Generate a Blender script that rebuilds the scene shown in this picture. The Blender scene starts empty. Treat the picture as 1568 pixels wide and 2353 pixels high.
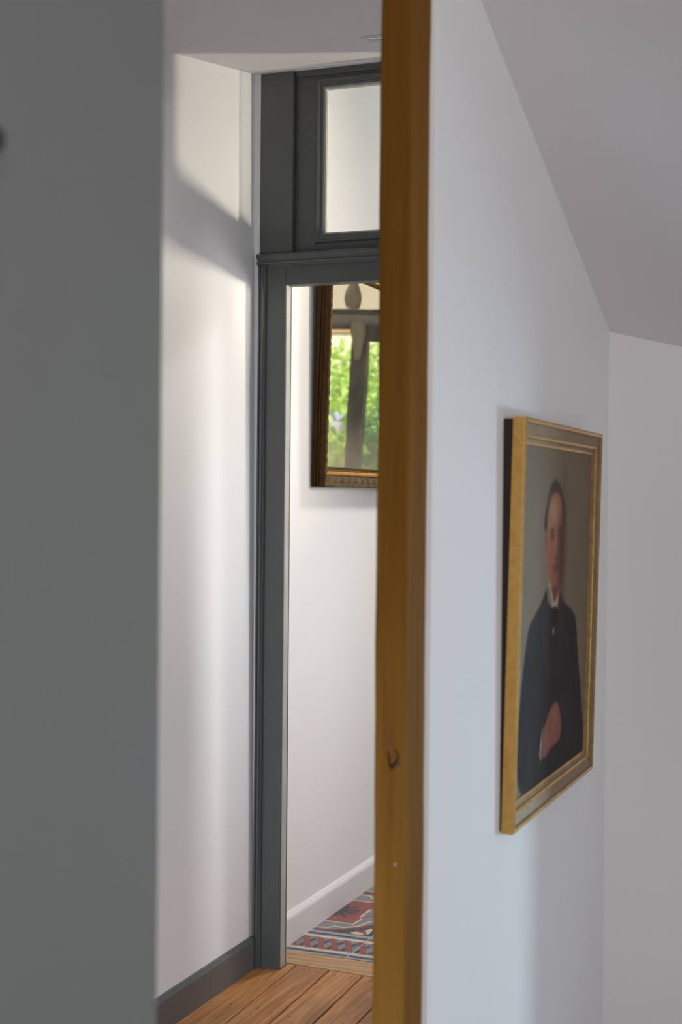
import bpy, bmesh, math, random
import numpy as np
from mathutils import Vector, Matrix

S = bpy.context.scene
COL = S.collection
random.seed(7)
RNG = np.random.default_rng(7)

# ------------------------------------------------------------------ camera
PSI, PITCH, ROLL = math.radians(21.74), 0.0078, 0.009
hd = Vector((-math.sin(PSI), math.cos(PSI), 0))
fwd = hd * math.cos(PITCH) - Vector((0, 0, 1)) * math.sin(PITCH)
r0 = Vector((math.cos(PSI), math.sin(PSI), 0))
u0 = r0.cross(fwd)
rt = r0 * math.cos(ROLL) + u0 * math.sin(ROLL)
up = u0 * math.cos(ROLL) - r0 * math.sin(ROLL)
cd = bpy.data.cameras.new('camera')
cd.sensor_fit = 'VERTICAL'; cd.sensor_height = 36; cd.sensor_width = 24; cd.lens = 50
cd.dof.use_dof = True; cd.dof.focus_distance = 3.9; cd.dof.aperture_fstop = 4.2
cd.clip_start = 0.05
cam = bpy.data.objects.new('camera', cd); COL.objects.link(cam)
M = Matrix((rt, up, -fwd)).transposed().to_4x4(); M.translation = (0, 0, 1.37)
cam.matrix_world = M
S.camera = cam

# ------------------------------------------------------------------ world, sun, daylight, exposure
W = bpy.data.worlds.new('world'); S.world = W; W.use_nodes = True
W.node_tree.nodes['Background'].inputs[0].default_value = (0.75, 0.86, 1.0, 1)
W.node_tree.nodes['Background'].inputs[1].default_value = 1.2

def lamp(name, typ, loc, aim, energy, col, sx=1, sy=1, spread=180):
    d = bpy.data.lights.new(name, typ); d.energy = energy; d.color = col
    if typ == 'AREA':
        d.shape = 'RECTANGLE'; d.size = sx; d.size_y = sy; d.spread = math.radians(spread)
    o = bpy.data.objects.new(name, d); COL.objects.link(o); o.location = loc
    o.rotation_euler = (Vector(aim) - Vector(loc)).to_track_quat('-Z', 'Y').to_euler()
    return o

sun = lamp('sun', 'SUN', (0, 0, 9), (-0.35, 0.75, 7.9), 9.0, (1.0, 0.95, 0.85)); sun.data.angle = 0.01
# daylight entering the room beyond: window on its right wall, roof light over its far end; two fill lamps added
lamp('daylight_side_window', 'AREA', (.43, 5.01, 1.93), (-1.78, 3.45, 2.2), 6.0, (1.0, 0.91, 0.76), 0.15, 0.17, 55)
lamp('added_fill_wall_strip', 'AREA', (.43, 4.16, 2.01), (-1.78, 3.57, 2.45), 2.8, (1.0, 0.91, 0.76), 0.13, 0.12, 40)  # added fill for the strip of hall wall beside the screen
lamp('added_fill_hall_wall', 'AREA', (.43, 4.52, 1.62), (-1.78, 3.5, 1.0), 4.2, (0.97, 0.97, 1.0), 0.30, 0.45, 66)  # added fill for the hall wall, its window is made up
lamp('daylight_garden_door', 'AREA', (-.22, 7.35, 1.15), (-1.3, 4.0, 0.9), 9, (0.92, 0.96, 1.0), 0.45, 1.8)
lamp('daylight_roof_light', 'AREA', (-0.42, 6.5, 3.42), (-1.7, 4.6, 1.5), 30, (1.0, 0.96, 0.93), 0.45, 0.45, 100)
# daylight in the room with the portrait: window behind the camera and low dormer window ahead right
lamp('daylight_back_window', 'AREA', (1.3, -1.85, 1.75), (-0.2, 3.0, 2.6), 30, (1.0, 0.97, 0.95), 1.0, 1.1)
lamp('added_fill_right', 'AREA', (2.3, 0.3, 1.5), (-0.65, 1.8, 1.7), 30, (1.0, 0.97, 0.98), 0.8, 0.9)  # added fill for the post side and portrait wall, no window built here
lamp('daylight_dormer', 'AREA', (1.36, 4.5, 0.66), (-0.65, 2.3, 0.8), 33, (0.58, 0.85, 1.0), 0.20, 0.75)
# bluish fill added behind a made-up opening at the near end of the hall
lamp('added_fill_hall_low', 'AREA', (-1.15, 0.66, 0.42), (-1.6, 3.785, 0.2), 12, (0.66, 0.82, 1.0), 0.5, 0.8, 105)

S.view_settings.view_transform = 'Standard'; S.view_settings.look = 'None'
S.view_settings.gamma = 1; S.view_settings.use_curve_mapping = False
S.view_settings.exposure = 0.0
S.cycles.use_denoising = True
S.cycles.max_bounces = 14; S.cycles.diffuse_bounces = 8; S.cycles.glossy_bounces = 6
S.cycles.caustics_reflective = False; S.cycles.caustics_refractive = False
S.cycles.sample_clamp_indirect = 6

# ------------------------------------------------------------------ materials
def srgb(r, g, b):
    f = lambda c: (c / 255 / 12.92) if c / 255 <= .04045 else ((c / 255 + .055) / 1.055) ** 2.4
    return (f(r), f(g), f(b), 1)

class NT:
    def __init__(s, name):
        s.m = bpy.data.materials.new(name); s.m.use_nodes = True
        s.t = s.m.node_tree; s.b = s.t.nodes['Principled BSDF']
    def n(s, typ, **kw):
        k = s.t.nodes.new(typ)
        for a, v in kw.items():
            if a.startswith('i_'): k.inputs[a[2:].replace('_', ' ')].default_value = v
            else: setattr(k, a, v)
        return k
    def l(s, a, b): s.t.links.new(a, b)
    def coords(s, scale=(1, 1, 1), rand=False):
        tc = s.n('ShaderNodeTexCoord'); mp = s.n('ShaderNodeMapping'); mp.inputs['Scale'].default_value = scale
        s.l(tc.outputs['Object'], mp.inputs['Vector'])
        if rand:
            oi = s.n('ShaderNodeObjectInfo'); mu = s.n('ShaderNodeMath', operation='MULTIPLY'); mu.inputs[1].default_value = 37.0
            s.l(oi.outputs['Random'], mu.inputs[0])
            cb = s.n('ShaderNodeCombineXYZ')
            for i in range(3): s.l(mu.outputs[0], cb.inputs[i])
            s.l(cb.outputs[0], mp.inputs['Location'])
        return mp.outputs[0]
    def noise(s, vec, scale, detail=4, rough=.55, dist=0):
        k = s.n('ShaderNodeTexNoise'); k.inputs['Scale'].default_value = scale; k.inputs['Detail'].default_value = detail
        k.inputs['Roughness'].default_value = rough; k.inputs['Distortion'].default_value = dist
        s.l(vec, k.inputs['Vector']); return k.outputs['Fac']
    def ramp(s, fac, stops):
        k = s.n('ShaderNodeValToRGB'); e = k.color_ramp.elements
        while len(e) < len(stops): e.new(.5)
        for i, (p, c) in enumerate(stops): e[i].position = p; e[i].color = c
        s.l(fac, k.inputs['Fac']); return k.outputs['Color']
    def mix(s, fac, a, b, mode='MIX'):
        k = s.n('ShaderNodeMix', data_type='RGBA', blend_type=mode)
        for inp, v in ((k.inputs['Factor'], fac), (k.inputs['A'] if False else k.inputs[6], a), (k.inputs[7], b)):
            if hasattr(v, 'links') or isinstance(v, bpy.types.NodeSocket): s.l(v, inp)
            else: inp.default_value = v
        return k.outputs[2]
    def bump(s, h, strength=.2, dist=.002):
        k = s.n('ShaderNodeBump'); k.inputs['Strength'].default_value = strength; k.inputs['Distance'].default_value = dist
        s.l(h, k.inputs['Height']); s.l(k.outputs[0], s.b.inputs['Normal'])
    def fin(s, col=None, rough=.5, metal=0, spec=.5):
        if col is not None:
            if isinstance(col, bpy.types.NodeSocket): s.l(col, s.b.inputs['Base Color'])
            else: s.b.inputs['Base Color'].default_value = col
        s.b.inputs['Roughness'].default_value = rough; s.b.inputs['Metallic'].default_value = metal
        s.b.inputs['Specular IOR Level'].default_value = spec
        return s.m

def plaster(name, col, var=.03):
    k = NT(name); v = k.coords((1, 1, .35))
    a = k.noise(v, 1.6, 3); b = k.noise(k.coords(), 60, 4)
    c2 = tuple(x * (1 - var) for x in col[:3]) + (1,)
    k.bump(k.noise(k.coords(), 9, 5), .12, .004)
    return k.fin(k.mix(a, col, c2), .85, 0, .2)

def paint(name, col, rough=.45, var=.15, spec=.4):
    k = NT(name); a = k.noise(k.coords(), 14, 5)
    c2 = tuple(x * (1 - var) for x in col[:3]) + (1,)
    k.bump(k.noise(k.coords((1, 1, .2)), 70, 3), .10, .001)
    return k.fin(k.mix(a, col, c2), rough, 0, spec)

def flat(name, col, rough=.6, metal=0, spec=.4, var=.2, scale=40):
    k = NT(name); a = k.noise(k.coords(), scale, 3)
    c2 = tuple(x * (1 - var) for x in col[:3]) + (1,)
    return k.fin(k.mix(a, col, c2), rough, metal, spec)

m_white = plaster('white_plaster', (.80, .785, .775, 1))
m_wroom = plaster('room_plaster', (.78, .77, .775, 1))
m_ceil = plaster('ceiling_plaster', (.82, .795, .805, 1))
m_grey = paint('grey_green_paint', (.115, .115, .110, 1), .42)
m_door = paint('grey_wall_paint', (.160, .160, .154, 1), .7, .05, .2)
m_slate = paint('slate_paint', (.090, .092, .086, 1), .42)
m_pale = paint('worn_pale_paint', (.44, .43, .39, 1), .6, .35)
m_skirt = paint('white_gloss_paint', (.74, .725, .72, 1), .35, .04)
m_black = flat('black_iron', (.02, .018, .016, 1), .5)
m_gap = flat('dark_gap', (.03, .022, .016, 1), .9)
m_grout = flat('grey_grout', (.55, .56, .60, 1), .9)
m_chrome = flat('downlight_white', (.7, .69, .68, 1), .35)
m_lens = flat('downlight_lens', (.5, .5, .5, 1), .15, .5)

def wood_floor():
    k = NT('old_pine_boards')
    v = k.coords((1, .05, 1), True); v2 = k.coords((1, .35, 1), True)
    g = k.noise(v, 75, 6, .6, .3); wav = k.noise(v2, 9, 4, .6, 1.5)
    w = k.n('ShaderNodeTexWave', wave_type='BANDS', bands_direction='X'); w.inputs['Scale'].default_value = 14
    w.inputs['Distortion'].default_value = 7; w.inputs['Detail'].default_value = 3; w.inputs['Detail Scale'].default_value = .8
    k.l(k.coords((1, .12, 1), True), w.inputs['Vector'])
    base = k.ramp(g, [(.30, srgb(136, 82, 42)), (.5, srgb(174, 120, 72)), (.72, srgb(194, 146, 98))])
    base = k.mix(.16, base, k.ramp(w.outputs['Fac'], [(.15, srgb(112, 66, 30)), (.7, srgb(188, 136, 84))]))
    st = k.noise(k.coords((1, .3, 1), True), 6, 4)
    base = k.mix(k.ramp(st, [(.47, (0, 0, 0, 1)), (.72, (.8, .8, .8, 1))]), base, srgb(98, 68, 48))
    vo = k.n('ShaderNodeTexVoronoi'); vo.inputs['Scale'].default_value = 6.5
    k.l(k.coords((1, .62, 0.01), True), vo.inputs['Vector'])
    base = k.mix(k.ramp(vo.outputs['Distance'], [(.045, (.9, .9, .9, 1)), (.09, (0, 0, 0, 1))]), base, srgb(66, 44, 34))
    k.bump(g, .25, .001)
    oi = k.n('ShaderNodeObjectInfo')
    base = k.mix(.55, base, k.ramp(oi.outputs['Random'], [(0, (.84, .80, .76, 1)), (.5, (1.08, 1.07, 1.06, 1)), (1, (1.22, 1.20, 1.18, 1))]), 'MULTIPLY')
    return k.fin(base, .5, 0, .35)
m_floor = wood_floor()

def wood_thresh():
    k = NT('pale_threshold_pine')
    g = k.noise(k.coords((.08, 1, 1)), 60, 5, .6, .2)
    c = k.ramp(g, [(.3, srgb(150, 112, 76)), (.7, srgb(196, 160, 122))])
    k.bump(g, .2, .001)
    return k.fin(c, .55, 0, .3)
m_thresh = wood_thresh()
m_dfloor = paint('dark_grey_floor_paint', (.26, .25, .25, 1), .5)

def wood_post(name, cols):
    k = NT(name)
    g = k.noise(k.coords((1, 1, .035)), 70, 6, .6, .4); b = k.noise(k.coords((1, 1, .25)), 7, 4)
    c = k.ramp(g, [(.28, cols[0]), (.5, cols[1]), (.75, cols[2])])
    c = k.mix(k.ramp(b, [(.35, (0, 0, 0, 1)), (.8, (.6, .6, .6, 1))]), c, cols[0])
    k.bump(g, .12, .001)
    return k.fin(c, .65, 0, .03)
m_post = wood_post('varnished_pine', (srgb(101, 66, 22), srgb(116, 78, 29), srgb(128, 89, 38)))
m_knot = flat('pine_knot', srgb(122, 82, 42), .7, 0, .05, .45, 160)

def gold(name, a, b, rough, metal=.75, spec=.4):
    k = NT(name); n = k.noise(k.coords(), 55, 6, .65)
    c = k.ramp(n, [(.34, b), (.56, a)])
    k.bump(n, .15, .001)
    return k.fin(c, rough, metal, spec)
m_gilt = gold('old_gilt', srgb(196, 152, 78), srgb(180, 136, 68), .5, .25)
m_giltd = gold('dull_gilt', srgb(136, 110, 76), srgb(116, 90, 62), .5, .25)
m_giltb = gold('bright_gilt', srgb(232, 180, 62), srgb(190, 136, 40), .25, .9)
m_bronze = gold('bronzed_gesso', srgb(100, 78, 42), srgb(64, 47, 24), .6, .1, .08)
m_bside = gold('brown_frame_side', srgb(74, 52, 25), srgb(55, 38, 19), .6, .05, .08)
m_amber = gold('burnished_gold_cove', srgb(240, 176, 60), srgb(206, 140, 40), .22, .85)

def mirror_mat():
    k = NT('old_mirror_glass')
    v = k.coords()
    n = k.noise(v, 5, 2); n2 = k.noise(v, 18, 4)
    sp = k.n('ShaderNodeSeparateXYZ'); tc = k.n('ShaderNodeTexCoord'); k.l(tc.outputs['Object'], sp.inputs[0])
    # cloudy silvering that rises from the lower edge of the plate
    mr = k.n('ShaderNodeMapRange'); mr.inputs['From Min'].default_value = .07; mr.inputs['From Max'].default_value = .24
    mr.inputs['To Min'].default_value = .62; mr.inputs['To Max'].default_value = .13
    k.l(sp.outputs['Z'], mr.inputs['Value'])
    mu = k.n('ShaderNodeMath', operation='MULTIPLY_ADD'); mu.inputs[1].default_value = .25; mu.inputs[2].default_value = -.12
    k.l(n2, mu.inputs[0])
    ad = k.n('ShaderNodeMath', operation='ADD', use_clamp=True); k.l(mr.outputs[0], ad.inputs[0]); k.l(mu.outputs[0], ad.inputs[1])
    k.fin((.80, .80, .70, 1), .02, 1.0)
    k.bump(n, .035, .006)
    df = k.n('ShaderNodeBsdfDiffuse'); df.inputs['Color'].default_value = (.33, .29, .22, 1)
    mx = k.n('ShaderNodeMixShader'); k.l(ad.outputs[0], mx.inputs[0]); k.l(k.b.outputs[0], mx.inputs[1]); k.l(df.outputs[0], mx.inputs[2])
    k.l(mx.outputs[0], k.t.nodes['Material Output'].inputs['Surface'])
    return k.m
m_mirror = mirror_mat()

def glass_mat():
    k = NT('window_glass')
    tr = k.n('ShaderNodeBsdfTransparent'); tr.inputs[0].default_value = (.96, .97, .96, 1)
    gl = k.n('ShaderNodeBsdfGlossy'); gl.inputs['Roughness'].default_value = .02
    fr = k.n('ShaderNodeFresnel'); fr.inputs['IOR'].default_value = 1.45
    mx = k.n('ShaderNodeMixShader'); ge = k.n('ShaderNodeNewGeometry'); iv = k.n('ShaderNodeMath', operation='SUBTRACT'); iv.inputs[0].default_value = 1
    k.l(ge.outputs['Backfacing'], iv.inputs[1]); ml = k.n('ShaderNodeMath', operation='MULTIPLY'); k.l(fr.outputs[0], ml.inputs[0]); k.l(iv.outputs[0], ml.inputs[1])
    k.l(ml.outputs[0], mx.inputs[0]); k.l(tr.outputs[0], mx.inputs[1]); k.l(gl.outputs[0], mx.inputs[2])
    k.l(mx.outputs[0], k.t.nodes['Material Output'].inputs['Surface'])
    return k.m
m_glass = glass_mat()

def leaf_mat(name, a, b):
    k = NT(name); oi = k.noise(k.coords(), 6, 3)
    c = k.ramp(oi, [(.3, a), (.7, b)])
    k.fin(c, .5, 0, .3)
    tl = k.n('ShaderNodeBsdfTranslucent'); k.l(c, tl.inputs[0])
    mx = k.n('ShaderNodeMixShader'); mx.inputs[0].default_value = .45
    k.l(k.b.outputs[0], mx.inputs[1]); k.l(tl.outputs[0], mx.inputs[2])
    k.l(mx.outputs[0], k.t.nodes['Material Output'].inputs['Surface'])
    return k.m

# tile pigments
T_RED = flat('tile_red', srgb(140, 70, 66), .38, 0, .4, .12); T_CREAM = flat('tile_cream', srgb(205, 188, 160), .38, 0, .4, .06)
T_GREY = flat('tile_grey', srgb(128, 126, 130), .38, 0, .4, .1); T_DARK = flat('tile_black', srgb(62, 60, 64), .38, 0, .4, .2)
T_NAVY = flat('tile_navy', srgb(66, 68, 86), .38, 0, .4, .12); T_LGREY = flat('tile_light_grey', srgb(150, 152, 152), .38, 0, .4, .1)
TILEM = [T_GREY, T_RED, T_CREAM, T_DARK, T_NAVY, T_LGREY]

# ------------------------------------------------------------------ builders
def link(name, me, mats, parent=None):
    o = bpy.data.objects.new(name, me); COL.objects.link(o)
    if not isinstance(mats, (list, tuple)): mats = [mats]
    if not me.materials:
        for m in mats: me.materials.append(m)
    if parent: o.parent = parent
    return o

def mesh(name, vs, fs, mats, parent=None, mi=None, smooth=False):
    me = bpy.data.meshes.new(name); me.from_pydata([tuple(v) for v in vs], [], fs); me.update()
    o = link(name, me, mats, parent)
    if mi is not None: me.polygons.foreach_set('material_index', mi)
    if smooth: me.polygons.foreach_set('use_smooth', [True] * len(fs))
    return o

def bm_obj(name, bm, mats, parent=None, smooth=False):
    bmesh.ops.recalc_face_normals(bm, faces=bm.faces)
    me = bpy.data.meshes.new(name); bm.to_mesh(me); bm.free()
    if smooth: me.polygons.foreach_set('use_smooth', [True] * len(me.polygons))
    return link(name, me, mats, parent)

def add_box(bm, x0, x1, y0, y1, z0, z1, bev=0, seg=2):
    r = bmesh.ops.create_cube(bm, size=1)
    vs = r['verts']
    for v in vs:
        v.co = Vector((x0 + (v.co.x + .5) * (x1 - x0), y0 + (v.co.y + .5) * (y1 - y0), z0 + (v.co.z + .5) * (z1 - z0)))
    if bev:
        es = list({e for v in vs for e in v.link_edges})
        bmesh.ops.bevel(bm, geom=es, offset=bev, segments=seg, affect='EDGES', profile=.5)
    return vs

def box(name, x0, x1, y0, y1, z0, z1, mats, parent=None, bev=0, seg=2):
    bm = bmesh.new(); add_box(bm, x0, x1, y0, y1, z0, z1, bev, seg)
    return bm_obj(name, bm, mats, parent)

def hexa(name, c8, mats, parent=None):
    """c8: four lower corners then four upper corners, each round the same way"""
    fs = [(0, 3, 2, 1), (4, 5, 6, 7), (0, 1, 5, 4), (1, 2, 6, 5), (2, 3, 7, 6), (3, 0, 4, 7)]
    o = mesh(name, c8, fs, mats, parent)
    bm = bmesh.new(); bm.from_mesh(o.data); bmesh.ops.recalc_face_normals(bm, faces=bm.faces); bm.to_mesh(o.data); bm.free()
    return o

def empty(name, loc=(0, 0, 0), rot=(0, 0, 0), parent=None):
    o = bpy.data.objects.new(name, None); COL.objects.link(o); o.location = loc; o.rotation_euler = rot
    o.empty_display_size = .05
    if parent: o.parent = parent
    return o

def st(o): o['kind'] = 'structure'; return o
def tag(o, label, cat, group=None):
    o['label'] = label; o['category'] = cat
    if group: o['group'] = group
    return o

def profile_x(name, prof, x0, x1, mats, parent=None):
    """extrude a closed (y,z) profile along X"""
    n = len(prof)
    vs = [(x0, y, z) for y, z in prof] + [(x1, y, z) for y, z in prof]
    fs = [(i, (i + 1) % n, n + (i + 1) % n, n + i) for i in range(n)] + [tuple(range(n)), tuple(range(2 * n - 1, n - 1, -1))]
    bm = bmesh.new(); me = bpy.data.meshes.new(name); me.from_pydata(vs, [], fs); bm.from_mesh(me); bpy.data.meshes.remove(me)
    return bm_obj(name, bm, mats, parent)

def profile_y(name, prof, y0, y1, mats, parent=None):
    n = len(prof)
    vs = [(x, y0, z) for x, z in prof] + [(x, y1, z) for x, z in prof]
    fs = [(i, (i + 1) % n, n + (i + 1) % n, n + i) for i in range(n)] + [tuple(range(n)), tuple(range(2 * n - 1, n - 1, -1))]
    bm = bmesh.new(); me = bpy.data.meshes.new(name); me.from_pydata(vs, [], fs); bm.from_mesh(me); bpy.data.meshes.remove(me)
    return bm_obj(name, bm, mats, parent)

def profile_z(name, prof, z0, z1, mats, parent=None):
    n = len(prof)
    vs = [(x, y, z0) for x, y in prof] + [(x, y, z1) for x, y in prof]
    fs = [(i, (i + 1) % n, n + (i + 1) % n, n + i) for i in range(n)] + [tuple(range(n)), tuple(range(2 * n - 1, n - 1, -1))]
    bm = bmesh.new(); me = bpy.data.meshes.new(name); me.from_pydata(vs, [], fs); bm.from_mesh(me); bpy.data.meshes.remove(me)
    return bm_obj(name, bm, mats, parent)

def mitred(name, W_, H_, prof, mats, pmi, parent):
    """four mitred bars of a picture frame. prof: open list (inset, depth) from back-outer to back-inner; local x = depth, y = width, z = height"""
    sides = [('b', (0, 0), (W_, 0)), ('r', (W_, 0), (W_, H_)), ('t', (W_, H_), (0, H_)), ('l', (0, H_), (0, 0))]
    out = {}
    n = len(prof)
    for s, a, b in sides:
        vs = []
        for (ins, d) in prof:
            if s == 'b': p, q = (ins, ins), (W_ - ins, ins)
            elif s == 'r': p, q = (W_ - ins, ins), (W_ - ins, H_ - ins)
            elif s == 't': p, q = (W_ - ins, H_ - ins), (ins, H_ - ins)
            else: p, q = (ins, H_ - ins), (ins, ins)
            vs += [(d, p[0], p[1]), (d, q[0], q[1])]
        fs = [(2 * i, 2 * i + 1, 2 * i + 3, 2 * i + 2) for i in range(n - 1)] + [(2 * n - 2, 2 * n - 1, 1, 0)]
        fs += [tuple(2 * i for i in range(n)), tuple(2 * i + 1 for i in range(n - 1, -1, -1))]
        mi = list(pmi) + [pmi[0]] * 3
        me = bpy.data.meshes.new(name); me.from_pydata(vs, [], fs)
        me.polygons.foreach_set('material_index', mi)
        bm = bmesh.new(); bm.from_mesh(me); bpy.data.meshes.remove(me)
        out[s] = bm_obj(name, bm, mats, parent)
    return out

# ------------------------------------------------------------------ the shell
YD = 3.785                      # front of the timber screen at the end of the hall
XP = -.65                       # face of the wall with the portrait
hz = lambda y: 2.618 - .168 * (YD - y)         # hall ceiling
az = lambda x, y: 1.769 - .377 * (y - 3.31) - .24 * (x + .65)   # sloping ceiling of the near room

st(box('floor', -2.0, 2.5, -2.1, 7.1, -.20, -.022, m_gap))
fl = bpy.data.objects['floor']
# old boards of the hall, running towards the screen (very slightly skew)
ends = [-1.783, -1.661, -1.554, -1.447, -1.340, -1.233, -1.126, -1.02, -.913, -.806, -.70]
for i in range(10):
    g = .0027
    a0, a1 = ends[i] + g, ends[i + 1] - g
    ye = 3.848 - .046 * (a0 + 1.70)
    ye1 = 3.848 - .046 * (a1 + 1.70)
    y0 = 1.2
    sk = .033 * (3.84 - y0)
    sk0 = 0 if i == 0 else sk
    zt = -.001 + RNG.uniform(-.0012, .0012)
    sk1 = sk if i < 9 else 0
    c = [(a0 + sk0, y0, -.022), (a1 + sk1, y0, -.022), (a1, ye1 - .002, -.022), (a0, ye - .002, -.022)]
    hexa('plank', c + [(x, y, zt) for x, y, _ in c], m_floor, fl)
nb = bmesh.new()
for i in range(10):
    for k in range(2):
        x = ends[i] + .03 + .048 * k + RNG.uniform(-.006, .006)
        for yy in (3.815 - .046 * (x + 1.7) + RNG.uniform(-.006, .006), 3.47 + RNG.uniform(-.02, .02), 3.10):
            r = bmesh.ops.create_circle(nb, cap_ends=True, segments=8, radius=.0026)
            for v in r['verts']: v.co += Vector((x + .033 * (3.84 - yy), yy, .0012))
nl = bm_obj('nail_heads', nb, m_black, fl); nl['kind'] = 'stuff'
# plain boards of the near room
for i in range(14):
    x0 = -.645 + i * .22
    box('plank', x0, x0 + .217, -2.0, 3.31, -.022, -.001, m_dfloor, fl)
for i in range(10):
    x0 = -1.76 + i * .106
    box('plank', x0, x0 + .102, .76, 1.196, -.022, -.001, m_floor, fl)
# threshold board between boards and tiles
hexa('threshold_board', [(-1.765, 3.8515, -.022), (-.70, 3.803, -.022), (-.70, 3.925, -.022), (-1.765, 3.9575, -.022),
                         (-1.765, 3.8515, .001), (-.70, 3.803, .001), (-.70, 3.925, .001), (-1.765, 3.9575, .001)], m_thresh, fl)
st(box('floor_bed', -1.80, .32, 3.96, 7.05, -.03, -.0018, m_grout))

# hall left wall (slightly out of plumb), room beyond
st(hexa('wall_left', [(-2.0, -1.0, -.2), (-1.7742, -1.0, -.2), (-1.7742, 3.79, -.2), (-2.0, 3.79, -.2),
                      (-2.0, -1.0, 3.2), (-1.799, -1.0, 3.2), (-1.799, 3.79, 3.2), (-2.0, 3.79, 3.2)], m_white))
st(box('wall_left_far', -2.0, -1.77, 3.815, 7.1, -.2, 3.5, m_white))
# the end wall that holds the screen
bm = bmesh.new()
add_box(bm, -2.0, -1.7735, 3.787, 3.818, -.2, 3.5)
add_box(bm, -1.7735, -.925, 3.787, 3.83, 2.6165, 3.5)
add_box(bm, -.925, .40, 3.787, 3.85, -.2, 3.5)
st(bm_obj('wall_end', bm, m_white))
# partition with the portrait, then the far low wall of the near room
bm = bmesh.new()
add_box(bm, -.70, XP, 1.985, 3.36, -.2, 3.2)
o = bm_obj('wall_right', bm, m_wroom); st(o)
st(profile_z('trim_1', [(-.657, 1.9835), (-.6545, 1.9835), (-.6485, 1.9875), (-.6482, 2.0), (-.657, 2.0)], -.02, 3.0, m_wroom))
bm = bmesh.new()
add_box(bm, -.70, .10, 3.31, 3.36, -.2, 3.2)
add_box(bm, .10, 1.75, 3.31, 3.36, 1.22, 3.2)
add_box(bm, 1.75, 2.5, 3.31, 3.36, -.2, 3.2)
st(bm_obj('wall_far', bm, m_wroom))
# dormer recess
bm = bmesh.new()
add_box(bm, .06, .10, 3.36, 3.786, -.2, 1.26)
add_box(bm, .10, 1.80, 3.36, 3.786, 1.22, 1.27)
add_box(bm, 1.75, 1.80, 3.36, 3.786, -.2, 1.22)
st(bm_obj('wall_recess', bm, m_wroom))
# near grey wall beside the camera
st(box('wall_near', -.70, XP, -2.1, 1.1765, -.2, 3.2, m_door, bev=.004))
# shell out of view
st(box('wall_back', -2.0, 2.5, -2.2, -2.1, -.2, 3.6, m_wroom))
st(box('wall_right_far', 2.4, 2.5, -2.1, 3.36, -.2, 3.6, m_wroom))
bm = bmesh.new()
add_box(bm, -2.0, -1.45, .68, .76, -.2, 3.2); add_box(bm, -.85, -.70, .68, .76, -.2, 3.2)
add_box(bm, -1.45, -.85, .68, .76, -.2, .06); add_box(bm, -1.45, -.85, .68, .76, .95, 3.2)  # opening made up for the added hall lamp
st(bm_obj('wall_hall_back', bm, m_white))
bm = bmesh.new()
add_box(bm, .30, .40, 3.85, 4.04, -.2, 3.5); add_box(bm, .30, .40, 4.04, 4.22, -.2, 1.98); add_box(bm, .30, .40, 4.04, 4.22, 2.20, 3.5); add_box(bm, .30, .40, 4.22, 4.30, -.2, 3.5); add_box(bm, .30, .40, 4.74, 4.88, -.2, 3.5); add_box(bm, .30, .40, 4.30, 4.74, -.2, 1.32); add_box(bm, .30, .40, 4.30, 4.74, 1.92, 3.5); add_box(bm, .30, .40, 5.14, 7.1, -.2, 3.5)  # slit and middle openings made up for the two added fill lamps
add_box(bm, .30, .40, 4.88, 5.14, -.2, 1.76); add_box(bm, .30, .40, 4.88, 5.14, 2.08, 3.5)
st(bm_obj('wall_side', bm, m_white))

# ceilings
def slab(name, pts, th, mat):
    lo = list(pts); hi = [(x, y, z + th) for x, y, z in pts]
    return st(hexa(name, lo + hi, mat))
slab('ceiling_hall', [(-1.90, .6, hz(1.2)), (-.66, .6, hz(1.2)), (-.66, 1.2, hz(1.2)), (-1.90, 1.2, hz(1.2))], .1, m_ceil)
slab('ceiling', [(-1.90, 1.2, hz(1.2)), (-.66, 1.2, hz(1.2)), (-.66, 3.80, hz(3.80)), (-1.90, 3.80, hz(3.80))], .1, m_ceil)
slab('ceiling_slope', [(-.70, .2, az(-.70, .2)), (2.5, .2, az(2.5, .2)), (2.5, 3.40, az(2.5, 3.40)), (-.70, 3.40, az(-.70, 3.40))], .1, m_ceil)
slab('ceiling_near', [(-.70, -2.2, az(-.70, .2)), (2.5, -2.2, az(2.5, .2)), (2.5, .2, az(2.5, .2)), (-.70, .2, az(-.70, .2))], .1, m_ceil)
bm = bmesh.new()
add_box(bm, -2.0, -.68, 3.83, 7.1, 3.3, 3.4); add_box(bm, -.16, .4, 3.83, 7.1, 3.3, 3.4)
add_box(bm, -.68, -.16, 3.83, 6.24, 3.3, 3.4); add_box(bm, -.68, -.16, 6.76, 7.1, 3.3, 3.4)
st(bm_obj('ceiling_far', bm, m_ceil))

# baseboards
prof = [(-1.785, -.004), (-1.7625, -.004), (-1.7625, .080), (-1.768, .092), (-1.785, .092)]
st(profile_y('baseboard_left', prof, -1.0, 3.4895, m_grey))
st(profile_y('baseboard_left_end', prof, 3.4905, 3.772, m_grey))
prof = [(-1.775, -.004), (-1.755, -.004), (-1.755, .078), (-1.7575, .085), (-1.763, .094), (-1.770, .097), (-1.775, .097)]
st(profile_y('baseboard_far', prof, 3.82, 7.0, m_skirt))

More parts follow.
